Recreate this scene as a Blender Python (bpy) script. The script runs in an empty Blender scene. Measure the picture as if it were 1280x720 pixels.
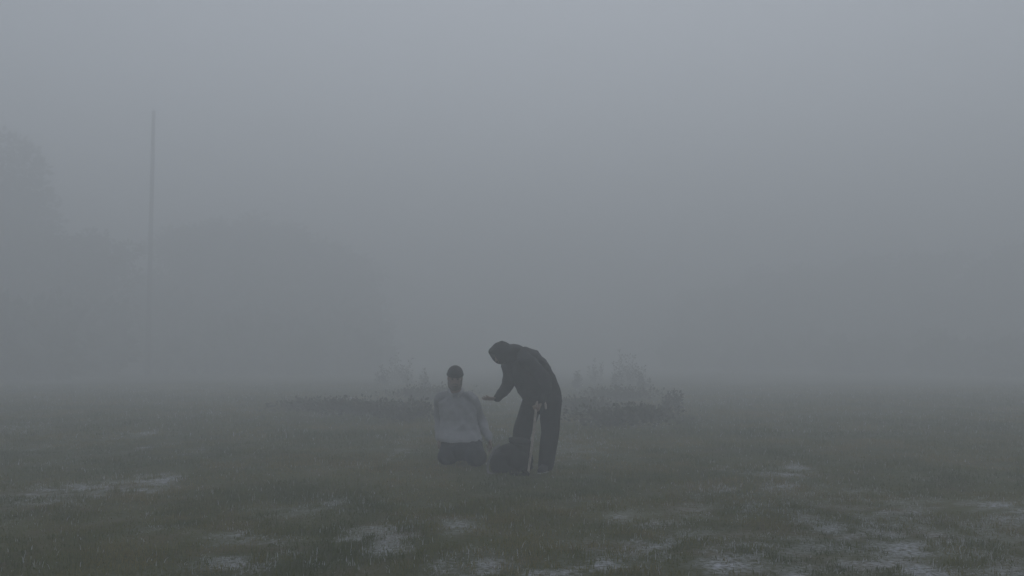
import bpy, bmesh, math, random
import numpy as np
from mathutils import Vector, Matrix, noise

random.seed(7)
rng = np.random.default_rng(7)
S = bpy.context.scene
COL = S.collection
R = math.radians

# ------------------------------------------------------------------ camera
F = 1244.4            # focal length in photo pixels (1280 wide)
H = 1.30              # eye height
PITCH = math.atan(85.0 / F)
cam_d = bpy.data.cameras.new('camera')
cam_d.lens = 35.0; cam_d.sensor_width = 36.0
cam_d.clip_start = 0.05; cam_d.clip_end = 1000
cam = bpy.data.objects.new('camera', cam_d); COL.objects.link(cam)
cam.location = (0, 0, H); cam.rotation_euler = (R(90) + PITCH, 0, 0)
S.camera = cam

def ray(px, py):
    v = Vector(((px - 640) / F, 1.0, (360 - py) / F))
    c, s = math.cos(PITCH), math.sin(PITCH)
    return Vector((v.x, v.y * c - v.z * s, v.y * s + v.z * c))
def at(px, py, Y):
    d = ray(px, py); k = Y / d.y
    return Vector((d.x * k, Y, H + d.z * k))
def ground_at(px, py):
    d = ray(px, py); k = -H / d.z
    return Vector((d.x * k, d.y * k, 0))

# ------------------------------------------------------------------ object helpers
def link(o, parent=None):
    COL.objects.link(o)
    if parent: o.parent = parent
    return o
def tag(o, label, cat, group=None, kind=None):
    if label: o['label'] = label
    if cat: o['category'] = cat
    if group: o['group'] = group
    if kind: o['kind'] = kind
    return o
def empty(name, loc, rz=0):
    o = bpy.data.objects.new(name, None); link(o)
    o.location = loc; o.rotation_euler = (0, 0, rz); o.empty_display_size = 0.2
    return o
def mesh_np(name, V, Fc, mat, parent=None, smooth=False):
    """V (n,3), Fc list of (m,k) int arrays"""
    me = bpy.data.meshes.new(name)
    if not isinstance(Fc, list): Fc = [Fc]
    Fc = [f for f in Fc if len(f)]
    nl = sum(f.size for f in Fc); nf = sum(len(f) for f in Fc)
    me.vertices.add(len(V)); me.vertices.foreach_set('co', np.asarray(V, dtype=np.float32).ravel())
    me.loops.add(nl); me.loops.foreach_set('vertex_index', np.concatenate([f.ravel() for f in Fc]).astype(np.int32))
    me.polygons.add(nf)
    tot = np.concatenate([np.full(len(f), f.shape[1]) for f in Fc]).astype(np.int32)
    st = np.concatenate([[0], np.cumsum(tot)[:-1]]).astype(np.int32)
    me.polygons.foreach_set('loop_start', st); me.polygons.foreach_set('loop_total', tot)
    me.polygons.foreach_set('use_smooth', np.full(nf, smooth))
    me.update(calc_edges=True); me.validate()
    me.materials.append(mat)
    o = bpy.data.objects.new(name, me)
    return link(o, parent)

# ------------------------------------------------------------------ solid modelling: closed tubes and blobs, fused by voxel remesh
class Solid:
    def __init__(s): s.V = []; s.F4 = []; s.F3 = []
    def rings(s, rings):
        """rings: list of (centre, axisA*radius, axisB*radius); closed ends"""
        n = 18; b = len(s.V)
        for c, a, d in rings:
            for i in range(n):
                t = 2 * math.pi * i / n
                s.V.append(Vector(c) + Vector(a) * math.cos(t) + Vector(d) * math.sin(t))
        for k in range(len(rings) - 1):
            for i in range(n):
                j = (i + 1) % n
                s.F4.append((b + k * n + i, b + k * n + j, b + (k + 1) * n + j, b + (k + 1) * n + i))
        for k, flip in ((0, True), (len(rings) - 1, False)):
            ci = len(s.V); s.V.append(Vector(rings[k][0]))
            for i in range(n):
                j = (i + 1) % n
                f = (b + k * n + i, b + k * n + j, ci)
                s.F3.append(f[::-1] if flip else f)
    def tube(s, pts, rad, sub=5, flat=1.0, side=None):
        """round tapered limb along smooth path; rounded ends"""
        pts = [Vector(p) for p in pts]
        P, Q = [], []
        n = len(pts)
        for i in range(n - 1):
            p0 = pts[max(i - 1, 0)]; p1 = pts[i]; p2 = pts[i + 1]; p3 = pts[min(i + 2, n - 1)]
            for k in range(sub):
                t = k / sub
                c = 0.5 * ((2 * p1) + (p2 - p0) * t + (2 * p0 - 5 * p1 + 4 * p2 - p3) * t * t + (3 * p1 - p0 - 3 * p2 + p3) * t ** 3)
                P.append(c); Q.append(rad[i] * (1 - t) + rad[i + 1] * t)
        P.append(pts[-1]); Q.append(rad[-1])
        # end caps
        d0 = (P[0] - P[1]).normalized(); d1 = (P[-1] - P[-2]).normalized()
        P0 = [P[0] + d0 * Q[0] * k for k in (.9, .6, .3)]; Q0 = [Q[0] * k for k in (.42, .78, .95)]
        P1 = [P[-1] + d1 * Q[-1] * k for k in (.3, .6, .9)]; Q1 = [Q[-1] * k for k in (.95, .78, .42)]
        P = P0 + P + P1; Q = Q0 + Q + Q1
        rr = []
        a = None
        for i, c in enumerate(P):
            d = (P[min(i + 1, len(P) - 1)] - P[max(i - 1, 0)]).normalized()
            if a is None:
                a = Vector(side) if side is not None else (Vector((0, 0, 1)) if abs(d.z) < .8 else Vector((0, 1, 0)))
            a = (a - d * a.dot(d)).normalized()
            b = d.cross(a)
            rr.append((c, a * Q[i], b * Q[i] * flat))
        s.rings(rr)
    def blob(s, c, ax, ay, az):
        c = Vector(c); ax, ay, az = Vector(ax), Vector(ay), Vector(az)
        rr = []
        for k in range(1, 12):
            t = math.pi * k / 12
            rr.append((c - az * math.cos(t), ax * math.sin(t), ay * math.sin(t)))
        s.rings(rr)
    def raw(s, name):
        me = bpy.data.meshes.new(name)
        me.from_pydata([tuple(v) for v in s.V], [], s.F4 + s.F3); me.update()
        bm = bmesh.new(); bm.from_mesh(me); bmesh.ops.recalc_face_normals(bm, faces=bm.faces); bm.to_mesh(me); bm.free()
        return me
    def build(s, name, mat, parent, voxel=.006, smooth=4, fold=None, floor=None, hollow=None):
        me = s.raw(name)
        o = bpy.data.objects.new('tmp', me); COL.objects.link(o)
        m = o.modifiers.new('r', 'REMESH'); m.mode = 'VOXEL'; m.voxel_size = voxel
        if smooth:
            m = o.modifiers.new('s', 'SMOOTH'); m.factor = .5; m.iterations = smooth
        dg = bpy.context.evaluated_depsgraph_get(); dg.update()
        out = bpy.data.meshes.new_from_object(o.evaluated_get(dg))
        bpy.data.objects.remove(o); bpy.data.meshes.remove(me)
        n = len(out.vertices)
        co = np.empty(n * 3, np.float32); out.vertices.foreach_get('co', co); co = co.reshape(-1, 3)
        no = np.empty(n * 3, np.float32); out.vertices.foreach_get('normal', no); no = no.reshape(-1, 3)
        if fold: co = co + no * fold(co)[:, None]
        if floor is not None: co[:, 2] = np.where(co[:, 2] < floor, floor + (co[:, 2] - floor) * .12, co[:, 2])
        out.vertices.foreach_set('co', co.astype(np.float32).ravel()); out.update()
        out.polygons.foreach_set('use_smooth', np.full(len(out.polygons), True))
        out.name = name; out.materials.clear(); out.materials.append(mat)
        ob = bpy.data.objects.new(name, out)
        return link(ob, parent)

def folds(amp, freq=14.0, seed=0, squash=(1, 1, .55), bias=0.0):
    """cloth creases: warped ridged waves"""
    g = np.random.default_rng(seed)
    dirs = g.normal(size=(6, 3)); dirs /= np.linalg.norm(dirs, axis=1)[:, None]
    ph = g.uniform(0, 6.28, 6); fr = freq * g.uniform(.6, 1.9, 6)
    w = g.normal(size=(3, 3)); w /= np.linalg.norm(w, axis=1)[:, None]
    def f(co):
        p = co * np.array(squash)
        p = p + .05 * np.sin(p @ w.T * 9.0 + ph[:3])
        h = np.zeros(len(p))
        for k in range(6):
            s = np.sin(p @ dirs[k] * fr[k] + ph[k])
            h += (1 - 2 * np.abs(s)) * (.55 if k > 2 else 1.0)
        return amp * (h / 3.0 + bias)
    return f

# ------------------------------------------------------------------ materials
def mat(name, base, rough=.8, var=.25, scale=12.0, second=None, spec=.3, bump=0.0, bscale=200.0, sheen=0.0):
    m = bpy.data.materials.new(name); m.use_nodes = True
    nt = m.node_tree; b = nt.nodes['Principled BSDF']
    b.inputs['Roughness'].default_value = rough
    b.inputs['Specular IOR Level'].default_value = spec
    if sheen: b.inputs['Sheen Weight'].default_value = sheen
    tc = nt.nodes.new('ShaderNodeTexCoord')
    nz = nt.nodes.new('ShaderNodeTexNoise'); nz.inputs['Scale'].default_value = scale; nz.inputs['Detail'].default_value = 6
    nt.links.new(tc.outputs['Object'], nz.inputs['Vector'])
    cr = nt.nodes.new('ShaderNodeValToRGB')
    s2 = second or tuple(min(1, c * (1 + var)) for c in base)
    s1 = tuple(c * (1 - var) for c in base) if second is None else base
    cr.color_ramp.elements[0].position = .3; cr.color_ramp.elements[0].color = (*s1, 1)
    cr.color_ramp.elements[1].position = .7; cr.color_ramp.elements[1].color = (*s2, 1)
    nt.links.new(nz.outputs['Fac'], cr.inputs['Fac'])
    nt.links.new(cr.outputs['Color'], b.inputs['Base Color'])
    if bump:
        n2 = nt.nodes.new('ShaderNodeTexNoise'); n2.inputs['Scale'].default_value = bscale; n2.inputs['Detail'].default_value = 3
        nt.links.new(tc.outputs['Object'], n2.inputs['Vector'])
        bp = nt.nodes.new('ShaderNodeBump'); bp.inputs['Strength'].default_value = bump; bp.inputs['Distance'].default_value = .003
        nt.links.new(n2.outputs['Fac'], bp.inputs['Height']); nt.links.new(bp.outputs['Normal'], b.inputs['Normal'])
    return m

M = {}
M['skin'] = mat('skin', (.28, .20, .165), .55, .12, 30, spec=.4)
M['eye'] = mat('eye', (.02, .017, .015), .25, .1, 5, spec=.5)
M['knit'] = mat('dark_knit', (.016, .016, .019), .95, .3, 60, bump=.6, bscale=300, sheen=.1)
M['hair'] = mat('dark_hair', (.15, .115, .098), .8, .3, 80)
M['sweat'] = mat('grey_jersey', (.35, .35, .37), .95, .10, 18, bump=.4, bscale=400, sheen=.1)
M['collar'] = mat('pale_cotton', (.50, .49, .52), .9, .1, 20)
M['denim'] = mat('navy_denim', (.018, .021, .036), .9, .3, 25, bump=.4, bscale=500)
M['coat'] = mat('black_coat', (.026, .027, .031), .85, .3, 15, bump=.3, bscale=400)
M['trous'] = mat('charcoal_trousers', (.017, .017, .022), .9, .3, 15, bump=.3, bscale=500)
M['shoe'] = mat('shoe_leather', (.02, .02, .022), .6, .3, 30)
M['sole'] = mat('white_rubber', (.42, .42, .42), .7, .1, 20)
M['pack'] = mat('black_canvas', (.012, .012, .013), .85, .3, 18, bump=.4, bscale=350)
M['strap'] = mat('pale_webbing', (.22, .215, .22), .85, .15, 40)
M['wood'] = mat('pale_wood', (.42, .365, .33), .6, .2, 30)
M['rubber'] = mat('black_rubber', (.02, .02, .02), .8, .2, 30)
M['pole'] = mat('weathered_wood', (.03, .027, .025), .9, .35, 6, bump=.5, bscale=40)
M['bark'] = mat('bark', (.06, .05, .042), .95, .35, 8, bump=.6, bscale=30)
M['leafA'] = mat('dark_leaf', (.028, .038, .02), .75, 0, .8, second=(.06, .07, .035))
M['leafB'] = mat('bramble_leaf', (.045, .05, .03), .75, 0, 2.0, second=(.11, .10, .06))
M['leafC'] = mat('weed_leaf', (.035, .042, .026), .75, 0, 3.0, second=(.075, .072, .045))
M['stem'] = mat('dry_stem', (.07, .06, .045), .9, .25, 20)

# ------------------------------------------------------------------ frost field (real patches of rime on the grass)
FROST = [  # photo px centre, half sizes, strength  -> ground ellipses
 (110, 612, 62, 15, 1.0), (70, 607, 55, 6, .75), (165, 598, 38, 7, .85), (160, 543, 22, 5, .8), (192, 556, 15, 3, .7), (247, 560, 18, 3, .45),
 (250, 519, 34, 5, .4), (52, 560, 14, 4, .35), (470, 684, 34, 9, 1.0), (490, 664, 40, 8, .7), (572, 664, 24, 9, .85),
 (595, 708, 66, 14, 1.0), (270, 708, 45, 10, .65), (320, 676, 50, 8, .5), (200, 668, 40, 8, .25),
 (390, 632, 70, 9, .35), (514, 566, 16, 5, .6), (480, 580, 30, 4, .3), (20, 702, 16, 4, .5), (960, 591, 38, 6, .8),
 (985, 583, 14, 4, .8), (965, 609, 22, 4, .55), (785, 655, 44, 10, .55), (880, 643, 36, 8, .6), (1052, 662, 34, 10, 1.0),
 (1080, 618, 26, 5, .45), (1120, 650, 60, 10, .45), (1245, 634, 46, 8, .8), (1262, 652, 40, 10, .7), (1210, 682, 62, 14, .8),
 (1230, 702, 56, 18, .95), (1170, 690, 130, 32, .85), (1230, 645, 80, 18, .8), (1030, 695, 110, 24, .5), (840, 690, 110, 26, .4), (1000, 625, 110, 16, .35), (1110, 712, 60, 14, 1.0), (770, 698, 60, 12, .6), (655, 708, 40, 12, .7), (890, 704, 70, 14, .55),
 (710, 715, 60, 9, .7), (990, 715, 40, 8, .65), (940, 645, 30, 8, .35), (1160, 600, 40, 4, .25), (700, 636, 30, 6, .25), (1000, 640, 60, 12, .3),
 (70, 576, 40, 4, .2), (860, 616, 50, 5, .25), (340, 700, 40, 10, .3), (440, 712, 50, 8, .4)]
_E = []
for px, py, a, b, s in FROST:
    c = ground_at(px, py); ex = ground_at(px + a, py).x - c.x
    ey = (ground_at(px, py - b).y - ground_at(px, py + b).y) / 2
    _E.append((c.x, c.y, abs(ex), abs(ey), s))
def vnoise(x, y, seed):
    """smooth value noise, numpy"""
    g = np.random.default_rng(seed); T = g.random((256, 256))
    xi = np.floor(x).astype(int); yi = np.floor(y).astype(int); fx = x - xi; fy = y - yi
    fx = fx * fx * (3 - 2 * fx); fy = fy * fy * (3 - 2 * fy)
    h = lambda i, j: T[i % 256, j % 256]
    return (h(xi, yi) * (1 - fx) + h(xi + 1, yi) * fx) * (1 - fy) + (h(xi, yi + 1) * (1 - fx) + h(xi + 1, yi + 1) * fx) * fy
def fbm(x, y, seed, o=4):
    r = 0; a = .5; t = 0
    for k in range(o):
        r = r + a * vnoise(x * 2 ** k + 17.3 * k, y * 2 ** k - 9.1 * k, seed + k); t += a; a *= .55
    return r / t
def frost_at(x, y):
    wx = x + .5 * (fbm(x * 1.3, y * .8, 40) - .5); wy = y + 1.0 * (fbm(x * 1.3, y * .8, 50) - .5)
    f = np.zeros_like(x)
    for cx, cy, ex, ey, s in _E:
        d = np.sqrt(((wx - cx) / ex) ** 2 + ((wy - cy) / ey) ** 2)
        f = np.maximum(f, s * np.clip((1.75 - d) * .95, 0, 1.2))
    # a little elsewhere, out to the sides of the photograph too
    f = np.maximum(f, np.clip((fbm(x * .35, y * .22, 60) - .60) * 2.5, .07, .3))
    n = fbm(x * 3.0, y * 2.2, 70); n2 = fbm(x * 9.0, y * 6.5, 75, 3)
    return np.clip(f * (.25 + 1.2 * np.clip((n - .3) * 2.2, 0, 1)) * np.clip(.10 + 3.6 * (n2 - .36), 0, 1.6), 0, 1)

# ------------------------------------------------------------------ ground
def zground(x, y):
    z = .16 * (fbm(x * .16 + 3, y * .16, 90, 3) - .5) + .05 * (fbm(x * .9, y * .9, 95, 3) - .5)
    m = np.clip((np.hypot((x + .2) / 1.6, (y - 11.7) / 1.6) - 1) / .9, 0, 1)
    m = m * np.clip((np.hypot(x, y) - 1) / 3, 0, 1)
    return z * m
def axis(lo, a, b, hi, step, g=1.13):
    v = list(np.arange(a, b + 1e-6, step)); s = step; p = b
    while p < hi: s *= g; p += s; v.append(min(p, hi))
    s = step; p = a
    while p > lo: s *= g; p -= s; v.insert(0, max(p, lo))
    return np.array(v)
gx = axis(-190, -14, 14, 190, .14); gy = axis(-40, 4, 26, 190, .14)
X, Y = np.meshgrid(gx, gy)
V = np.stack([X.ravel(), Y.ravel(), zground(X.ravel(), Y.ravel())], 1)
nx, ny = len(gx), len(gy)
I = (np.arange(ny - 1)[:, None] * nx + np.arange(nx - 1)[None, :]).ravel()
gm = bpy.data.materials.new('field_soil'); gm.use_nodes = True
nt = gm.node_tree; b = nt.nodes['Principled BSDF']; b.inputs['Roughness'].default_value = .95; b.inputs['Specular IOR Level'].default_value = .15
tc = nt.nodes.new('ShaderNodeTexCoord')
def nz_node(scale, det=6):
    n = nt.nodes.new('ShaderNodeTexNoise'); n.inputs['Scale'].default_value = scale; n.inputs['Detail'].default_value = det
    nt.links.new(tc.outputs['Object'], n.inputs['Vector']); return n
def ramp(src, p0, c0, p1, c1):
    r = nt.nodes.new('ShaderNodeValToRGB'); r.color_ramp.elements[0].position = p0; r.color_ramp.elements[1].position = p1
    r.color_ramp.elements[0].color = (*c0, 1); r.color_ramp.elements[1].color = (*c1, 1); nt.links.new(src, r.inputs['Fac']); return r
def mixc(fac, a, bb):
    m = nt.nodes.new('ShaderNodeMix'); m.data_type = 'RGBA'
    if isinstance(fac, float): m.inputs[0].default_value = fac
    else: nt.links.new(fac, m.inputs[0])
    nt.links.new(a, m.inputs[6]); nt.links.new(bb, m.inputs[7]); return m.outputs[2]
GREEN, OLIVE, BROWN = (.055, .062, .018), (.085, .085, .024), (.098, .078, .032)
r1 = ramp(nz_node(.35).outputs['Fac'], .38, GREEN, .62, OLIVE)
r2 = ramp(nz_node(1.7).outputs['Fac'], .5, (0, 0, 0), .7, (1, 1, 1))
rb = nt.nodes.new('ShaderNodeRGB'); rb.outputs[0].default_value = (*BROWN, 1)
c1 = mixc(r2.outputs['Color'], r1.outputs['Color'], rb.outputs[0])
rf = nt.nodes.new('ShaderNodeRGB'); rf.outputs[0].default_value = (.47, .48, .53, 1)
fa = nt.nodes.new('ShaderNodeAttribute'); fa.attribute_name = 'frost'
fm = nt.nodes.new('ShaderNodeMath'); fm.operation = 'MULTIPLY'
fn = ramp(nz_node(26, 5).outputs['Fac'], .36, (0, 0, 0), .62, (1, 1, 1))
nt.links.new(fa.outputs['Fac'], fm.inputs[0]); nt.links.new(fn.outputs['Color'], fm.inputs[1])
c2 = mixc(fm.outputs[0], c1, rf.outputs[0])
nt.links.new(c2, b.inputs['Base Color'])
bp = nt.nodes.new('ShaderNodeBump'); bp.inputs['Strength'].default_value = .8; bp.inputs['Distance'].default_value = .04
nt.links.new(nz_node(14, 8).outputs['Fac'], bp.inputs['Height']); nt.links.new(bp.outputs['Normal'], b.inputs['Normal'])
ground = mesh_np('field_ground', V, np.stack([I, I + 1, I + nx + 1, I + nx], 1), gm, smooth=True)
ground['kind'] = 'structure'
ground['label'] = 'rough grassy field with pale frosted patches fading into the fog'
at_ = ground.data.attributes.new('frost', 'FLOAT', 'POINT')
at_.data.foreach_set('value', frost_at(V[:, 0], V[:, 1]).astype(np.float32))

# ------------------------------------------------------------------ grass (uncountable: one object)
def grass_band(y0, y1, dens, w, hmin, hmax):
    n = int(dens * ((1.06 * (y0 + y1) / 2 + 3.5) * (y1 - y0)))
    y = np.sqrt(rng.uniform(y0 ** 2, y1 ** 2, n)); x = rng.uniform(-.5, .5, n) * (1.06 * y + 3.5)
    cl = fbm(x * 2.6, y * 2.6, 110); big = fbm(x * .5, y * .5, 120, 3)
    keep = rng.random(n) < np.clip(.35 + 1.5 * (cl - .32), .12, 1)
    x, y, cl, big = x[keep], y[keep], cl[keep], big[keep]; n = len(x)
    h = (hmin + (hmax - hmin) * rng.random(n) ** 1.6) * (.30 + 1.5 * cl ** 1.3) * (.5 + 1.0 * big)
    tread = np.hypot((x + .25) / 1.1, (y - 11.7) / 1.0) < 1
    h = np.where(tread, h * .85, h)
    yaw = rng.uniform(0, 2 * np.pi, n); lean = np.abs(rng.normal(0, .55, n)); lyaw = rng.uniform(0, 2 * np.pi, n)
    fr = frost_at(x, y); h = h * (1 - .62 * np.clip(fr * 1.8, 0, 1)); lean = lean * (1 + 1.2 * np.clip(fr * 1.8, 0, 1))
    z = zground(x, y) - .004
    ww = w * rng.uniform(.6, 1.4, n)
    dx, dy = np.cos(yaw) * ww / 2, np.sin(yaw) * ww / 2
    lx, ly = np.cos(lyaw) * h * np.sin(lean), np.sin(lyaw) * h * np.sin(lean); hz = h * np.cos(np.minimum(lean, 1.3))
    P = np.empty((n, 5, 3), np.float32)
    P[:, 0] = np.stack([x - dx, y - dy, z], 1); P[:, 1] = np.stack([x + dx, y + dy, z], 1)
    mx, my, mz = x + lx * .35, y + ly * .35, z + hz * .62
    P[:, 2] = np.stack([mx + dx * .75, my + dy * .75, mz], 1); P[:, 3] = np.stack([mx - dx * .75, my - dy * .75, mz], 1)
    P[:, 4] = np.stack([x + lx, y + ly, z + hz], 1)
    isf = (rng.random(n) < fr * .95).astype(np.float32) * rng.uniform(.45, 1, n)
    tint = np.clip(.5 + 1.25 * (fbm(x * .9, y * .6, 130) - .5) + .7 * (fbm(x * 4, y * 4, 140, 2) - .5) + .38 * (rng.random(n) - .5) + (big - .5) * .3, 0, 1)
    return P, isf, tint
bands = [grass_band(2.6, 6, 3600, .0045, .018, .065), grass_band(6, 10, 4000, .0052, .018, .065), grass_band(10, 16, 2200, .007, .018, .07),
         grass_band(16, 26, 600, .014, .03, .10), grass_band(26, 44, 150, .028, .04, .12)]
P = np.concatenate([q[0] for q in bands]); fr = np.concatenate([q[1] for q in bands]); ti = np.concatenate([q[2] for q in bands])
n = len(P); B0 = np.arange(n)[:, None] * 5
am = bpy.data.materials.new('grass_blades'); am.use_nodes = True
nt = am.node_tree; b = nt.nodes['Principled BSDF']; b.inputs['Roughness'].default_value = .7; b.inputs['Specular IOR Level'].default_value = .5
a1 = nt.nodes.new('ShaderNodeAttribute'); a1.attribute_name = 'tint'
a2 = nt.nodes.new('ShaderNodeAttribute'); a2.attribute_name = 'frost'
cr = nt.nodes.new('ShaderNodeValToRGB'); e = cr.color_ramp.elements
e[0].position = .2; e[0].color = (.080, .100, .022, 1); e[1].position = .85; e[1].color = (.24, .195, .070, 1)
k = e.new(.5); k.color = (.132, .138, .028, 1); k = e.new(.66); k.color = (.175, .162, .040, 1)
nt.links.new(a1.outputs['Fac'], cr.inputs['Fac'])
rf = nt.nodes.new('ShaderNodeRGB'); rf.outputs[0].default_value = (.60, .615, .68, 1)
gcol = mixc(a2.outputs['Fac'], cr.outputs['Color'], rf.outputs[0])
nt.links.new(gcol, b.inputs['Base Color'])
tl = nt.nodes.new('ShaderNodeBsdfTranslucent'); nt.links.new(gcol, tl.inputs['Color'])
mx = nt.nodes.new('ShaderNodeMixShader'); mx.inputs[0].default_value = .38
nt.links.new(b.outputs[0], mx.inputs[1]); nt.links.new(tl.outputs[0], mx.inputs[2]); nt.links.new(mx.outputs[0], nt.nodes['Material Output'].inputs['Surface'])
grass = mesh_np('grass', P.reshape(-1, 3), [np.concatenate([B0, B0 + 1, B0 + 2, B0 + 3], 1), np.concatenate([B0 + 3, B0 + 2, B0 + 4], 1)], am)
for nm, arr in (('frost', fr), ('tint', ti)):
    a = grass.data.attributes.new(nm, 'FLOAT', 'POINT'); a.data.foreach_set('value', np.repeat(arr, 5).astype(np.float32))
tag(grass, 'short trampled olive grass with frosted blades across the field', 'grass', kind='stuff')

# ------------------------------------------------------------------ plants
def leaf_quads(C, N, size, g, long=1.6):
    """C (n,3) centres, N (n,3) pointing dirs; folded leaf of two triangles each side"""
    n = len(C)
    t = N / np.linalg.norm(N, axis=1)[:, None]
    r = g.normal(size=(n, 3)); s = np.cross(t, r); s /= np.linalg.norm(s, axis=1)[:, None]
    sz = size * g.uniform(.6, 1.4, n)[:, None]
    P = np.stack([C, C + t * sz * long * .5 + s * sz * .5, C + t * sz * long, C + t * sz * long * .5 - s * sz * .5], 1)
    return P
def quads_mesh(name, P, m, parent):
    n = len(P); B = np.arange(n)[:, None] * 4
    return mesh_np(name, P.reshape(-1, 3), np.concatenate([B, B + 1, B + 2, B + 3], 1), m, parent)
class Sticks:
    def __init__(s): s.V = []; s.F = []
    def add(s, pts, rad, n=6):
        b = len(s.V); pts = [Vector(p) for p in pts]
        for i, p in enumerate(pts):
            d = (pts[min(i + 1, len(pts) - 1)] - pts[max(i - 1, 0)]).normalized()
            a = d.orthogonal().normalized(); c = d.cross(a)
            for k in range(n):
                t = 2 * math.pi * k / n; s.V.append(p + (a * math.cos(t) + c * math.sin(t)) * rad[i])
        for i in range(len(pts) - 1):
            for k in range(n):
                j = (k + 1) % n
                s.F.append((b + i * n + k, b + i * n + j, b + (i + 1) * n + j, b + (i + 1) * n + k))
        s.F.append(tuple(b + k for k in range(n))[::-1][:4]); s.F.append(tuple(b + (len(pts) - 1) * n + k for k in range(n))[:4])
    def build(s, name, m, parent):
        return mesh_np(name, np.array([tuple(v) for v in s.V]), np.array(s.F), m, parent, smooth=True)

def tree(px, D, h, w, label, seed, base=.22):
    g = np.random.default_rng(seed); rr = random.Random(seed)
    x = (px - 640) / F * D
    root = empty('tree', (x, D, float(zground(np.array([x]), np.array([D]))[0]) - .05))
    tag(root, label, 'tree', 'trees lost in the fog')
    st = Sticks(); pts = []; 
    for i in range(7):
        t = i / 6; pts.append(Vector((.25 * math.sin(t * 3 + seed) * t, .2 * math.cos(t * 2.3 + seed) * t, h * .92 * t)))
    st.add(pts, [h * .022 * (1 - t / 6 * .85) for t in range(7)], 9)
    st.build('trunk', M['bark'], root)
    lb = Sticks(); tips = []
    for k in range(22):
        t = base + (.95 - base) * (k + rr.random()) / 22
        p0 = Vector((0, 0, 0)); i = min(int(t / .92 * 6), 5); f = t / .92 * 6 - i; p0 = pts[i].lerp(pts[i + 1], min(f, 1))
        az = k * 2.4 + rr.uniform(-.5, .5); prof = math.sin(math.pi * min(1, (t - base + .12) / (1.1 - base))) ** .7
        L = w * .5 * prof * rr.uniform(.75, 1.1)
        d = Vector((math.cos(az), math.sin(az), rr.uniform(.25, .8)))
        q = [p0 + d * L * s + Vector((0, 0, .12 * L * s * s)) for s in (0, .35, .7, 1)]
        lb.add(q, [h * .009, h * .006, h * .004, h * .0015], 6)
        tips += [q[1], q[2], q[3], q[3]]
        for b2 in range(3):
            e2 = q[2] + Vector((rr.uniform(-1, 1), rr.uniform(-1, 1), rr.uniform(-.2, .9))) * L * .45
            lb.add([q[1 + b2 % 2], e2], [h * .004, h * .001], 5); tips.append(e2)
    tips.append(pts[-1]); lb.build('limbs', M['bark'], root)
    C, N = [], []
    for tp in tips:
        m_ = 110; r0 = w * .112 * rr.uniform(.6, 1.3)
        o = g.normal(size=(m_, 3)); o /= np.linalg.norm(o, axis=1)[:, None]; o *= (g.random((m_, 1)) ** .45) * r0 * np.array([1.1, 1.1, .75])
        C.append(np.array(tp) + o); N.append(o + np.array([0, 0, -.1 * r0]))
    quads_mesh('crown', leaf_quads(np.concatenate(C), np.concatenate(N) + 1e-4, h * .02, g), M['leafA'], root)
    return root
tree(-95, 66, 14.8, 13.0, 'big dark tree cut by the left edge, tallest in the field', 1, .10)
tree(-2, 70, 12.4, 11.5, 'dark leafy tree at the left edge, just inside the tallest one', 2, .08)
tree(92, 66, 9.0, 8.0, 'faint tree just left of the tall pole', 3, .08)
tree(250, 80, 11.0, 9.5, 'faint rounded tree just right of the tall pole', 4, .08)
tree(335, 84, 12.0, 10.0, 'faint broad tree left of the kneeling person, tallest on that side', 5, .08)
tree(418, 90, 9.5, 8.5, 'faintest small tree behind and left of the kneeling person', 6, .08)
tree(900, 98, 7.2, 8.0, 'low faint tree right of the weeds, nearest the gap in the trees', 7, .08)
tree(985, 95, 8.4, 8.5, 'faint tree second from the gap on the right side', 8, .08)
tree(1075, 93, 9.2, 9.0, 'faint broad tree midway along the right hand row', 9, .08)
tree(1165, 90, 9.6, 8.5, 'second tree from the right edge of the field', 10, .08)
tree(1262, 84, 9.6, 8.0, 'faint tree at the right edge of the field', 11, .08)

def far_wood(name, spread, label, seed, count):
    """a far-off wood that reads as one mass: low scrub in front, taller trees behind, nobody could count them"""
    g = np.random.default_rng(seed); rr = random.Random(seed); C, N = [], []; st = Sticks()
    for k in range(count):
        x, y, h = spread(rr); w_ = h * rr.uniform(.26, .42) + .4
        st.add([(x, y, -.1), (x + .1, y, h * .5), (x, y + .1, h * .9)], [h * .018, h * .014, h * .004], 6)
        m_ = 420; o = g.normal(size=(m_, 3)); o /= np.linalg.norm(o, axis=1)[:, None]
        lump = 1 + .25 * np.sin(o[:, :1] * 5 + k) * np.sin(o[:, 2:] * 6 + 2 * k)
        o = o * g.random((m_, 1)) ** .35 * lump
        C.append(np.array([x, y, h * .52]) + o * np.array([w_, w_, h * .47])); N.append(o + np.array([0, 0, -.05]))
    root = empty(name, (0, 0, 0)); root['kind'] = 'stuff'; root['label'] = label
    C = np.concatenate(C); C[:, 2] = np.maximum(C[:, 2], .1)
    st.build('trunks', M['bark'], root)
    quads_mesh('foliage', leaf_quads(C, np.concatenate(N) + 1e-4, .42, g), M['leafA'], root)
def left_spread(rr):
    while True:
        t = rr.random() ** 1.15; u = rr.random()             # t: 0 at the outer left .. 1 towards the gap
        y = (44 + 26 * t) + u * (104 - 44 - 26 * t); x = (-760 + 590 * t) / F * y
        if not (abs(x / y + .366) < .05 and y < 72): break   # the pole stands in the clear
    return x, y, (2.2 + 9.5 * u ** 1.1 * (1.15 - .4 * t) + 1.5 * (1 - t)) * rr.uniform(.7, 1.15)
def right_spread(rr):
    t = rr.random() ** 1.1; u = rr.random()
    y = (52 + 30 * t) + u * (122 - 52 - 30 * t); x = (820 - 620 * t) / F * y
    return x, y, (1.8 + 7.0 * u ** 1.1 * (1.1 - .4 * t)) * rr.uniform(.7, 1.15)
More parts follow.
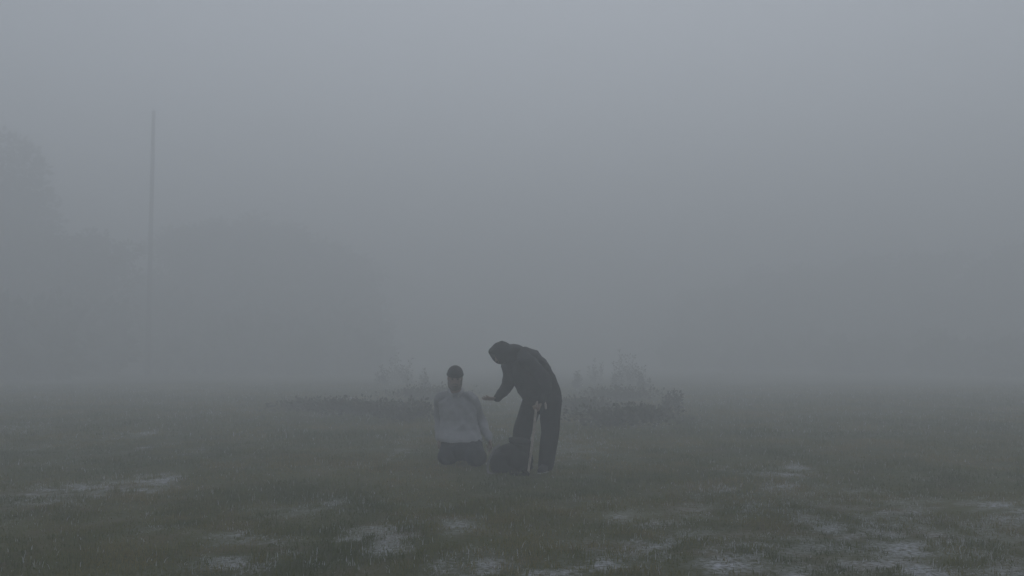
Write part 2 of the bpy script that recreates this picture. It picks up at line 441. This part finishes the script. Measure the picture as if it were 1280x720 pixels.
far_wood('far_wood', left_spread, 'far-off wood on the left reading as one dark mass in the fog', 31, 210)
far_wood('far_wood', right_spread, 'far-off wood on the right reading as one dark mass in the fog', 32, 190)

def bramble(px, py, w, h, label, seed):
    g = np.random.default_rng(seed); rr = random.Random(seed); p = ground_at(px, py)
    p.z = float(zground(np.array([p.x]), np.array([p.y]))[0]) - .02
    root = empty('bramble_bush', p, rr.uniform(0, 6)); tag(root, label, 'bush', 'low brambles behind the two people')
    st = Sticks(); C, N = [], []
    for k in range(26):
        az = rr.uniform(0, 6.28); L = w * .5 * rr.uniform(.4, 1.0); top = h * rr.uniform(.55, 1.0)
        q = [Vector((math.cos(az) * L * s, math.sin(az) * L * s, top * math.sin(math.pi * (.02 + .72 * s)))) for s in (.0, .25, .5, .75, 1.0)]
        q = [Vector((v.x * rr.uniform(.9, 1.1), v.y, v.z)) for v in q]
        st.add(q, [.007, .006, .005, .004, .002], 5)
        for s in range(1, 5):
            m_ = rr.choice((3, 8, 14, 26)); o = g.normal(size=(m_, 3)) * np.array([.16, .16, .07])
            C.append(np.array(q[s]) + o); N.append(o + np.array([0, 0, .10]))
    st.build('canes', M['stem'], root)
    C = np.concatenate(C); C[:, 2] = np.maximum(C[:, 2], .02)
    quads_mesh('foliage', leaf_quads(C, np.concatenate(N), .05, g), M['leafB'], root)
for i, a in enumerate([
 (396, 514, 2.0, .18, 'low bramble clump furthest left of the kneeling person'),
 (448, 519, 2.6, .27, 'broad low bramble clump well left of the kneeling person'),
 (500, 526, 1.7, .34, 'low bramble clump close beside the left shoulder of the kneeling person'),
 (535, 502, 2.4, .38, 'low bramble clump directly behind the kneeling person'),
 (724, 512, 1.8, .24, 'low bramble clump just right of the bending person'),
 (762, 534, 2.1, .32, 'dense low bramble clump in front of the tall weeds on the right'),
 (808, 526, 1.9, .18, 'low bramble clump furthest right of the bending person'),
 (778, 502, 2.4, .38, 'low bramble clump at the foot of the tallest weeds')]):
    bramble(*a, seed=20 + i)

def weed(px, py, h, label, seed, tw=.0):
    g = np.random.default_rng(seed); rr = random.Random(seed); p = ground_at(px, py)
    p.z = float(zground(np.array([p.x]), np.array([p.y]))[0]) - .02
    root = empty('tall_weed', p); tag(root, label, 'weed', 'tall weeds behind the two people')
    st = Sticks(); C, N = [], []
    for q in range(7):
        hh = h if q == 0 else h * rr.uniform(.35, .88); bx, by = (0, 0) if q == 0 else (rr.uniform(-.26, .26), rr.uniform(-.26, .26))
        lx, ly = rr.uniform(-.16, .16) * hh, rr.uniform(-.16, .16) * hh
        axis_ = lambda t: Vector((bx + lx * t * t, by + ly * t * t, hh * t))
        st.add([axis_(t / 6) for t in range(7)], [.009 * (1 - t / 8) for t in range(7)], 6)
        for k in range(14):
            t = .10 + .88 * (k + rr.random()) / 14; az = k * 2.4 + rr.uniform(-.8, .8); L = hh * .17 * (1.03 - t) ** .9 * rr.uniform(.4, 1.5) + .015
            q0 = axis_(t); d = Vector((math.cos(az), math.sin(az), rr.uniform(.4, 1.4))); q1 = q0 + d * L
            st.add([q0, q0.lerp(q1, .5) + Vector((0, 0, -.01)), q1], [.004, .003, .001], 4)
            m_ = 4; u_ = g.uniform(.25, 1, (m_, 1)); C.append(np.array(q0) + np.array(q1 - q0) * u_ + g.normal(size=(m_, 3)) * .015)
            N.append(np.array(d) + g.normal(size=(m_, 3)) * .7)
    st.build('stem', M['stem'], root)
    quads_mesh('leaves', leaf_quads(np.concatenate(C), np.concatenate(N), .034, g, 2.8), M['leafC'], root)
for i, a in enumerate([
 (478, 484, .90, 'short feathery weed left of the kneeling person, leftmost of the weeds'),
 (497, 479, 1.45, 'tall feathery weed left of the kneeling person, higher than its neighbours'),
 (509, 483, 1.20, 'feathery weed left of the kneeling person, second from the head'),
 (531, 488, .80, 'short weed closest to the left of the kneeling head'),
 (722, 486, .75, 'small weed close behind the back of the bending person'),
 (744, 480, 1.15, 'slim weed between the bending person and the tall weeds'),
 (771, 486, 1.10, 'bushy weed just left of the tallest weed'),
 (780, 481, 1.66, 'tallest pointed weed on the right of the bending person'),
 (790, 484, 1.40, 'second tallest weed, touching the tallest one on its right'),
 (803, 489, .95, 'shorter weed at the right end of the tall group'),
 (838, 515, .55, 'lone low dry weed standing apart at the far right of the weeds')]):
    weed(*a, seed=60 + i)

# ------------------------------------------------------------------ pole
pb = ground_at(184, 470.5)
pole = empty('utility_pole', (pb.x, pb.y, 0)); tag(pole, 'tall bare wooden pole standing alone on the left of the field', 'pole')
topz = at(193, 140, pb.y).z
s = Sticks(); s.add([(0, 0, -.2), (0, 0, topz * .3), (0, 0, topz * .65), (0, 0, topz)], [.17, .155, .135, .11], 14); s.build('shaft', M['pole'], pole)
s = Sticks(); s.add([(0, 0, topz), (0, 0, topz + .04), (0, 0, topz + .10)], [.135, .13, .03], 14); s.build('cap', M['pole'], pole)
for k in range(3):
    s = Sticks(); s.add([(-.16, -.05, topz * .36 + .3 * k), (.16, -.05, topz * .36 + .3 * k)], [.012, .012], 6); s.build('climbing_step', M['rubber'], pole)

# ------------------------------------------------------------------ people
def hand(sd, wrist, fwd, nrm, curl, spread=.06, thumb_side=1, thumb_curl=.5, k=1.0):
    """palm + five fingers. fwd: wrist->knuckles, nrm: out of the palm, thumb_side +1/-1 along fwd x nrm"""
    f = Vector(fwd).normalized(); n = Vector(nrm); n = (n - f * n.dot(f)).normalized(); s = f.cross(n) * thumb_side
    w = Vector(wrist)
    sd.tube([w - f * .02 * k, w + f * .035 * k, w + f * .085 * k], [.027 * k, .036 * k, .038 * k], flat=.42, side=s)
    Ls = (.070, .079, .074, .058)
    for i in range(4):
        off = (.030 - .020 * i) * k
        p = w + f * (.080 - .004 * abs(i - 1)) * k + s * off
        d = (f + s * spread * (1.5 - i)).normalized(); c = curl[i]; L = Ls[i] * k
        pts = [p - d * .02 * k, p]; ang = 0
        for seg in (.45, .31, .24):
            ang += c * (.9 if seg == .45 else 1.1)
            p = p + (d * math.cos(ang) + n * math.sin(ang)) * L * seg; pts.append(p)
        sd.tube(pts, [.0095 * k, .0095 * k, .0088 * k, .008 * k, .007 * k], sub=3)
    p = w + f * .02 * k + s * .026 * k; d = (f * .62 + s * .72 + n * .25).normalized()
    q1 = p + d * .036 * k; d2 = (d + n * thumb_curl + f * .35).normalized(); q2 = q1 + d2 * .032 * k; d3 = (d2 + n * thumb_curl * .6 + f * .2).normalized()
    sd.tube([p - s * .012 * k, p, q1, q2, q2 + d3 * .024 * k], [.014 * k, .014 * k, .0115 * k, .0102 * k, .0085 * k], sub=3)

def head(sd, c, face, up, k=1.0):
    """c = centre of the skull; face, up unit directions. returns eye positions"""
    f = Vector(face).normalized(); u = Vector(up); u = (u - f * u.dot(f)).normalized(); s = u.cross(f); c = Vector(c)
    A = lambda a, b, d: c + (f * a + s * b + u * d) * k
    sd.blob(A(-.008, 0, .028), s * .075 * k, u * .088 * k, f * .096 * k)            # cranium
    sd.blob(A(.022, 0, -.035), s * .060 * k, u * .075 * k, f * .066 * k)            # face
    sd.blob(A(.045, 0, -.085), s * .036 * k, u * .028 * k, f * .042 * k)            # chin
    for b in (-1, 1):
        sd.blob(A(.052, .036 * b, -.022), s * .024 * k, u * .020 * k, f * .026 * k)   # cheekbone
        sd.blob(A(.074, .028 * b, .020), s * .024 * k, u * .009 * k, f * .016 * k)    # brow
        sd.blob(A(-.012, .077 * b, -.012), s * .009 * k, u * .032 * k, f * .019 * k)  # ear
        sd.blob(A(.091, .011 * b, -.036), s * .008 * k, u * .007 * k, f * .010 * k)   # nostril wing
        sd.tube([A(.0, .05 * b, -.065), A(.045, .036 * b, -.092)], [.018 * k, .016 * k])   # jaw
    sd.tube([A(.082, 0, .012), A(.094, 0, -.012), A(.107, 0, -.034)], [.009 * k, .010 * k, .012 * k])   # nose
    sd.blob(A(.086, 0, -.058), s * .024 * k, u * .006 * k, f * .009 * k)             # upper lip
    sd.blob(A(.084, 0, -.068), s * .021 * k, u * .007 * k, f * .009 * k)             # lower lip
    return A, f, s, u, [A(.077, .030 * b, .001) for b in (-1, 1)]
def eyes(parent, pos, f):
    for p in pos:
        e = Solid(); a = Vector(f).orthogonal().normalized(); bb = Vector(f).cross(a)
        e.blob(p, a * .011, bb * .011, Vector(f) * .011); e.build('eye', M['eye'], parent, voxel=.0025, smooth=1)

# ---- the kneeling person --------------------------------------------------
KN = Vector((-.62, 12.1, 0))
kp = empty('person', KN)
tag(kp, 'person in dark knit cap and pale grey sweatshirt kneeling upright with arms hanging down', 'person')
L_ = lambda x, y, z: Vector((x, y, z)) - KN
body = Solid()
hips = [(-.715, 12.26, .30), (-.515, 12.23, .30)]; knees = [(-.765, 11.93, .105), (-.415, 11.76, .105)]
ank = [(-.735, 12.33, .065), (-.505, 12.28, .065)]; toe = [(-.725, 12.50, .045), (-.520, 12.46, .045)]
shl = [(-.885, 12.31, .775), (-.485, 12.28, .775)]; elb = [(-.90, 12.42, .51), (-.385, 12.38, .51)]; wri = [(-.885, 12.20, .295), (-.275, 12.19, .285)]
body.tube([L_(-.62, 12.26, .28), L_(-.625, 12.28, .42), L_(-.65, 12.28, .60), L_(-.685, 12.29, .76)], [.115, .095, .11, .07], flat=1.1, side=(0, 1, 0))
body.tube([L_(*shl[0]), L_(-.685, 12.30, .80), L_(*shl[1])], [.045, .06, .045])
body.tube([L_(-.685, 12.30, .78), L_(-.692, 12.285, .88), L_(-.695, 12.275, .97)], [.080, .068, .066])
hk = 1.10
A, f_, s_, u_, ep = head(body, L_(-.697, 12.24, 1.035), (.06, -1, -.20), (.02, 0, 1), hk)
for i in (0, 1):
    body.tube([L_(*hips[i]), L_(*knees[i])], [.08, .06]); body.tube([L_(*knees[i]), L_(*ank[i]), L_(*toe[i])], [.058, .045, .036])
    body.tube([L_(*shl[i]), L_(*elb[i]), L_(*wri[i])], [.045, .038, .028])
hand(body, L_(*wri[0]), (-.02, -.35, -.9), (1, .1, 0), (.30, .34, .40, .48), thumb_side=-1)
hand(body, L_(*wri[1]), (.22, -.3, -.9), (-1, -.1, 0), (.28, .34, .40, .46), thumb_side=1)
bo = body.build('body', M['skin'], kp, voxel=.0045, smooth=2)
eyes(bo, ep, f_)
# trousers
tr = Solid()
for i in (0, 1):
    h0, k0 = L_(*hips[i]), L_(*knees[i])
    tr.tube([h0 + Vector((0, .05, -.02)), h0.lerp(k0, .5) + Vector((0, 0, -.03)), k0 + Vector((0, .01, .005))], [.122, .115, .108], flat=1.15)
    tr.tube([k0, k0.lerp(L_(*ank[i]), .55), L_(*ank[i])], [.088, .082, .062])
tr.tube([L_(-.715, 12.26, .30), L_(-.515, 12.23, .30)], [.125, .125])
tr.blob(L_(-.595, 11.97, .165), (.15, 0, 0), (0, .15, 0), (0, 0, .115)); tr.blob(L_(-.62, 12.27, .36), (.165, 0, 0), (0, .125, 0), (0, 0, .10))
tr.build('trousers', M['denim'], kp, voxel=.007, smooth=5, fold=folds(.007, 26, 3), floor=.012)
# sweatshirt
sw = Solid()
X_, Y_ = Vector((1, 0, 0)), Vector((0, 1, 0))
ring = lambda x, y, z, a, b_: (L_(x, y, z), X_ * a, Y_ * b_)
sw.rings([ring(-.622, 12.15, .265, .258, .235), ring(-.625, 12.17, .31, .264, .235), ring(-.635, 12.23, .40, .248, .19), ring(-.655, 12.265, .52, .232, .155),
          ring(-.672, 12.28, .64, .235, .150), ring(-.683, 12.29, .73, .225, .130), ring(-.687, 12.295, .79, .165, .108), ring(-.69, 12.295, .835, .098, .088), ring(-.69, 12.292, .86, .078, .078)])
for i, sx in ((0, -1), (1, 1)):
    a, e, w = (L_(*q[i]) for q in (shl, elb, wri))
    sw.tube([L_(-.685 + sx * .10, 12.295, .80), a, e, w + (e - w).normalized() * .02], [.07, .072, .068, .055])
    sw.tube([w + (e - w).normalized() * .045, w], [.05, .047])
swo = sw.build('sweatshirt', M['sweat'], kp, voxel=.006, smooth=5, fold=folds(.013, 17, 5, squash=(.7, .7, 1.3)))
cl_ = Solid()
for sx in (-1, 1):
    cl_.tube([L_(-.692 + .075 * sx, 12.30, .885), L_(-.692 + .085 * sx, 12.235, .872), L_(-.692 + .060 * sx, 12.185, .842), L_(-.692 + .036 * sx, 12.17, .812)], [.026, .030, .032, .016], flat=.4, side=(0, 0, 1))
cl_.tube([L_(-.76, 12.32, .89), L_(-.692, 12.365, .895), L_(-.62, 12.32, .89)], [.02, .022, .02], flat=.4, side=(0, 0, 1))
cl_.build('collar', M['collar'], kp, voxel=.004, smooth=2)
# knitted cap with rolled brim
cap = Solid()
cap.blob(A(-.010, 0, .045), s_ * .090 * hk, u_ * .092 * hk, f_ * .106 * hk)
cap.build('tmpcap', M['knit'], kp, voxel=.004, smooth=2)
co = [o for o in kp.children if o.name.startswith('tmpcap')][0]
bm = bmesh.new(); bm.from_mesh(co.data)
bmesh.ops.bisect_plane(bm, geom=bm.verts[:] + bm.edges[:] + bm.faces[:], plane_co=A(0, 0, .030), plane_no=-(u_ + f_ * .10), clear_outer=True)
bm.to_mesh(co.data); bm.free(); co.name = 'knit_cap'; co.data.name = 'knit_cap'
br = Solid(); pts = []
for i in range(25):
    t = 2 * math.pi * i / 24
    pts.append(A(-.010 + .104 * math.cos(t), .088 * math.sin(t), .038 - .011 * math.cos(t)))
br.tube(pts, [.014] * 25, sub=2, flat=.6, side=u_); br.build('brim', M['knit'], co, voxel=.004, smooth=2)
bd = Solid()
bd.tube([A(-.010, .070, -.030), A(.012, .062, -.070), A(.050, .042, -.100), A(.066, 0, -.108), A(.050, -.042, -.100), A(.012, -.062, -.070), A(-.010, -.070, -.030)], [.014, .022, .027, .028, .027, .022, .014], sub=4)
bd.blob(A(.060, 0, -.088), s_ * .046, u_ * .034, f_ * .036); bd.tube([A(.080, .03, -.060), A(.092, 0, -.050), A(.080, -.03, -.060)], [.008, .009, .008])
bd.build('beard', M['hair'], kp, voxel=.004, smooth=3, fold=folds(.003, 90, 8))
for i in (0, 1):
    sh = Solid(); a, t_ = L_(*ank[i]), L_(*toe[i])
    sh.tube([a + Vector((0, -.01, .0)), a.lerp(t_, .5), t_ + Vector((0, .03, -.005))], [.058, .05, .042], flat=1.1)
    sh.build('shoe', M['shoe'], kp, voxel=.006, smooth=3, floor=.006)

# ---- the bending person ---------------------------------------------------
BD = 11.32
ORG = at(668, 588, BD); ORG.z = 0
bp_ = empty('person', ORG)
tag(bp_, 'hooded person in black coat bending forward with one arm reaching out', 'person')
W = lambda px, py, d=0.0: at(px, py, BD) + Vector((0, d, 0)) - ORG       # joints measured on the photo, d = depth off the body plane
LT = Vector((.34, -.94, 0))                                              # towards the person's left
body = Solid()
axis_pts = [(685, 499), (676, 482), (664, 464), (653, 450), (645, 444)]
body.tube([W(*p) for p in axis_pts], [.11, .10, .11, .10, .06], flat=1.15, side=(.8, 0, .5))
sR = W(637, 451, .17); sL = W(657, 449, -.19)
body.tube([sR, W(648, 446), sL], [.045, .06, .045])
body.tube([W(648, 444), W(640, 442, -.02), W(631, 443, -.03)], [.068, .06, .058])
bA, bf, bs, bu, bep = head(body, W(627.5, 441.5, -.03), (-.78, -.32, -.52), (-.45, -.1, .85), 1.0)
hipN = W(688, 503, -.11); hipF = W(666, 502, .09)
kneeN = W(687, 541, -.14); kneeF = W(653, 541, .12)
ankN = W(682, 580, -.06); ankF = W(649, 577, .20)
for h0, k0, a0, to in ((hipN, kneeN, ankN, Vector((-.06, -.17, 0))), (hipF, kneeF, ankF, Vector((-.16, -.03, 0)))):
    a0.z = .085
    body.tube([h0, k0], [.092, .06]); body.tube([k0, a0], [.06, .042]); body.tube([a0 - Vector((0, 0, .02)), a0 + to + Vector((0, 0, -.045))], [.042, .032])
eR = W(634.5, 481, .10); wR = W(621, 498, -.05)
eL = W(681, 475, -.32); wL = W(675.5, 499, -.40)
body.tube([sR, eR, wR], [.045, .038, .028]); body.tube([sL, eL, wL], [.045, .038, .028])
hand(body, wR, (-.93, -.30, .0), (-.1, .35, .9), (.10, .12, .16, .22), spread=.09, thumb_side=1, thumb_curl=.1, k=1.05)
hand(body, wL, (-.30, -.15, -.75), (-.55, -.2, -.7), (.85, .9, .95, 1.0), spread=.0, thumb_side=1, thumb_curl=.7, k=1.05)
bo = body.build('body', M['skin'], bp_, voxel=.0045, smooth=2)
eyes(bo, bep, bf)
# coat
ct = Solid()
spec = [(680, 503, .205, .205, (1, 0, .02)), (678, 499, .215, .215, (.99, 0, .10)), (672, 483, .225, .220, (.90, 0, .38)), (664.5, 466.5, .225, .225, (.82, 0, .57)),
        (657, 453, .195, .220, (.70, 0, .71)), (649, 445, .135, .190, (.55, 0, .83)), (643, 442, .095, .12, (.35, 0, .93)), (638, 441, .08, .085, (.25, 0, .96))]
ct.rings([(W(px, py), Vector(ax).normalized() * a, LT * b_) for px, py, a, b_, ax in spec])
ct.tube([W(648, 447, .08), sR, eR, wR + (eR - wR).normalized() * .015], [.085, .082, .078, .056])
ct.tube([W(654, 447, -.08), sL, eL, wL + (eL - wL).normalized() * .005], [.085, .085, .080, .056])
cto = ct.build('coat', M['coat'], bp_, voxel=.006, smooth=5, fold=folds(.014, 15, 11, squash=(1, 1, 1)))
# hood: an open shell round the head
hd = Solid(); hd.blob(bA(.006, 0, .010), bs * .122, bu * .132, bf * .140); hd.tube([bA(-.05, 0, -.03), W(646, 441, -.01)], [.105, .10], flat=1.1)
hd.blob(bA(.066, 0, .066), bs * .098, bu * .060, bf * .066); hd.blob(bA(-.045, 0, .104), bs * .07, bu * .030, bf * .036)
ho = hd.build('hood', M['coat'], bp_, voxel=.005, smooth=5, fold=folds(.006, 26, 13))
bm = bmesh.new(); bm.from_mesh(ho.data)
bmesh.ops.bisect_plane(bm, geom=bm.verts[:] + bm.edges[:] + bm.faces[:], plane_co=bA(.112, 0, .0), plane_no=(bf + bu * -.12), clear_outer=True)
bm.to_mesh(ho.data); bm.free()
m = ho.modifiers.new('thick', 'SOLIDIFY'); m.thickness = .014; m.offset = -1
# trousers
tr = Solid()
for h0, k0, a0 in ((hipN, kneeN, ankN), (hipF, kneeF, ankF)):
    tr.tube([h0, h0.lerp(k0, .5), k0, k0.lerp(a0, .5), a0 + Vector((0, 0, .005))], [.126, .119, .107, .100, .094], sub=4)
tr.tube([hipN, hipF], [.13, .125]); tr.tube([hipN.lerp(hipF, .5), W(683, 494)], [.14, .13])
tr.build('trousers', M['trous'], bp_, voxel=.007, smooth=5, fold=folds(.007, 24, 17))
for a0, to in ((ankN, Vector((-.065, -.185, 0))), (ankF, Vector((-.18, -.03, 0)))):
    sh = Solid(); b0 = Vector((a0.x, a0.y, 0)); h_ = -to * .35
    sh.tube([b0 + h_ * .7 + Vector((0, 0, .055)), b0 + Vector((0, 0, .06)), b0 + to * .6 + Vector((0, 0, .048)), b0 + to + Vector((0, 0, .042))], [.046, .05, .047, .036])
    so = sh.build('shoe', M['shoe'], bp_, voxel=.005, smooth=3, floor=.018)
    sl = Solid(); sl.tube([b0 + h_ * .7 + Vector((0, 0, .013)), b0 + Vector((0, 0, .013)), b0 + to * .6 + Vector((0, 0, .013)), b0 + to * 1.04 + Vector((0, 0, .013))], [.042, .045, .046, .034], flat=.25, side=to.cross(Vector((0, 0, 1))))
    sl.build('sole', M['sole'], so, voxel=.005, smooth=1)

# ------------------------------------------------------------------ walking stick
tip = ground_at(660, 595.5); tip.z = .0
ws = empty('walking_stick', tip); tag(ws, 'pale wooden walking stick with a curved crook, upright under the hand of the bending person', 'walking stick')
top = ORG + wL + Vector((-.055, -.02, -.045)); d = top - tip
K = lambda v: Vector(v) - tip
sh = Solid(); sh.tube([Vector((0, 0, .02)), d * .5 + Vector((.003, 0, 0)), d], [.0135, .0145, .015], sub=6); sh.build('shaft', M['wood'], ws, voxel=.004, smooth=2)
cx = Vector((1, .12, 0)).normalized(); r_ = .05
pts = [d] + [d + cx * (r_ - r_ * math.cos(t)) + Vector((0, 0, r_ * math.sin(t))) for t in [R(a) for a in range(20, 181, 20)]]
pts.append(pts[-1] + Vector((.004, 0, -.035)))
hdl = Solid(); hdl.tube(pts, [.013] * len(pts), sub=3); hdl.build('crook', M['wood'], ws, voxel=.004, smooth=2)
rt = Solid(); rt.tube([Vector((0, 0, .018)), Vector((0, 0, .05))], [.017, .014]); rt.build('ferrule', M['rubber'], ws, voxel=.004, smooth=1)

# ------------------------------------------------------------------ rucksack
bc = Vector((.0, 11.20, 0)); bag = empty('rucksack', bc)
tag(bag, 'black rucksack slumped on the grass between the kneeling and the bending person', 'rucksack')
sk = Solid()
sk.blob((.02, .0, .16), (.225, 0, 0), (0, .165, 0), (0, 0, .185)); sk.blob((.075, .02, .22), (.15, 0, .02), (0, .15, 0), (0, 0, .165))
sk.blob((-.10, -.01, .13), (.155, 0, .05), (0, .15, 0), (-.03, 0, .15)); sk.blob((.125, .01, .13), (.11, 0, 0), (0, .14, 0), (0, 0, .14)); sk.blob((-.01, 0, .07), (.25, 0, 0), (0, .17, 0), (0, 0, .075))
sk.build('main_compartment', M['pack'], bag, voxel=.006, smooth=8, fold=folds(.011, 16, 23, squash=(1, 1, 1)), floor=.01)
pk = Solid(); pk.blob((.07, -.135, .15), (.13, 0, .0), (0, .055, .01), (0, -.01, .11)); pk.build('front_pocket', M['pack'], bag, voxel=.005, smooth=5, fold=folds(.006, 24, 25), floor=.012)
tf = Solid(); tf.blob((.09, .0, .345), (.13, 0, -.01), (0, .125, 0), (0, 0, .05)); tf.build('top_flap', M['pack'], bag, voxel=.005, smooth=4, fold=folds(.006, 22, 27))
stp = Solid(); stp.tube([(-.14, -.06, .315), (-.195, -.10, .27), (-.245, -.115, .18), (-.268, -.11, .09), (-.258, -.12, .02), (-.20, -.17, .012)], [.014, .016, .016, .016, .016, .014], flat=.35, side=(1, .6, 0))
stp.build('shoulder_strap', M['strap'], bag, voxel=.004, smooth=2)
st2 = Solid(); st2.tube([(.12, -.16, .03), (.15, -.24, .012), (.06, -.27, .012), (-.04, -.22, .012)], [.02, .02, .02, .018], flat=.35, side=(0, 0, 1)); o = st2.build('shoulder_strap', M['pack'], bag, voxel=.005, smooth=2)
o['label'] = 'black strap lying on the grass'
gl = Solid(); gl.tube([(-.02, .09, .355), (-.03, .11, .375), (.03, .13, .375), (.04, .12, .345)], [.009] * 4, sub=4); gl.build('grab_loop', M['pack'], bag, voxel=.004, smooth=2)

# ------------------------------------------------------------------ fog: one even closed box round everything
bm = bmesh.new(); bmesh.ops.create_cube(bm, size=1)
TOP = 19.0
for v in bm.verts: v.co = Vector((v.co.x * 400, v.co.y * 250 + 80, (v.co.z + .5) * (TOP + 1.2) - 1.2))
me = bpy.data.meshes.new('haze'); bm.to_mesh(me); bm.free()
hz = bpy.data.materials.new('fog'); hz.use_nodes = True; nt = hz.node_tree
nt.nodes.remove(nt.nodes['Principled BSDF'])
pv = nt.nodes.new('ShaderNodeVolumePrincipled')
pv.inputs['Color'].default_value = (.934, .953, .966, 1); pv.inputs['Density'].default_value = .042; pv.inputs['Anisotropy'].default_value = .35
nt.links.new(pv.outputs['Volume'], nt.nodes['Material Output'].inputs['Volume'])
me.materials.append(hz); ho_ = link(bpy.data.objects.new('haze', me)); ho_['kind'] = 'stuff'; ho_['label'] = 'thick pale grey fog over the field'

# ------------------------------------------------------------------ light: dull overcast morning
SUN_EL, SUN_AZ = R(52), R(8)
w = bpy.data.worlds.new('World'); S.world = w; w.use_nodes = True; nt = w.node_tree
bg = nt.nodes['Background']; sky = nt.nodes.new('ShaderNodeTexSky'); sky.sky_type = 'NISHITA'; sky.sun_disc = False
sky.sun_elevation = SUN_EL; sky.sun_rotation = SUN_AZ; sky.dust_density = .6; sky.ozone_density = .6; sky.air_density = 1.0
hs = nt.nodes.new('ShaderNodeHueSaturation'); hs.inputs['Saturation'].default_value = .38
nt.links.new(sky.outputs[0], hs.inputs['Color']); nt.links.new(hs.outputs[0], bg.inputs['Color']); bg.inputs['Strength'].default_value = .12
sd = bpy.data.lights.new('sun', 'SUN'); sd.energy = .5; sd.angle = R(40); sd.color = (1, .99, .97)
so = link(bpy.data.objects.new('sun', sd))
dirv = Vector((math.sin(SUN_AZ) * math.cos(SUN_EL), math.cos(SUN_AZ) * math.cos(SUN_EL), math.sin(SUN_EL)))
so.rotation_euler = dirv.to_track_quat('Z', 'Y').to_euler(); so.location = (0, 40, 40)

# ------------------------------------------------------------------ render settings
S.view_settings.view_transform = 'Standard'; S.view_settings.look = 'None'; S.view_settings.gamma = 1; S.view_settings.use_curve_mapping = False
S.view_settings.exposure = 0.03
S.render.engine = 'CYCLES'
S.cycles.max_bounces = 12; S.cycles.volume_bounces = 6; S.cycles.diffuse_bounces = 3; S.cycles.glossy_bounces = 2
S.cycles.use_denoising = True
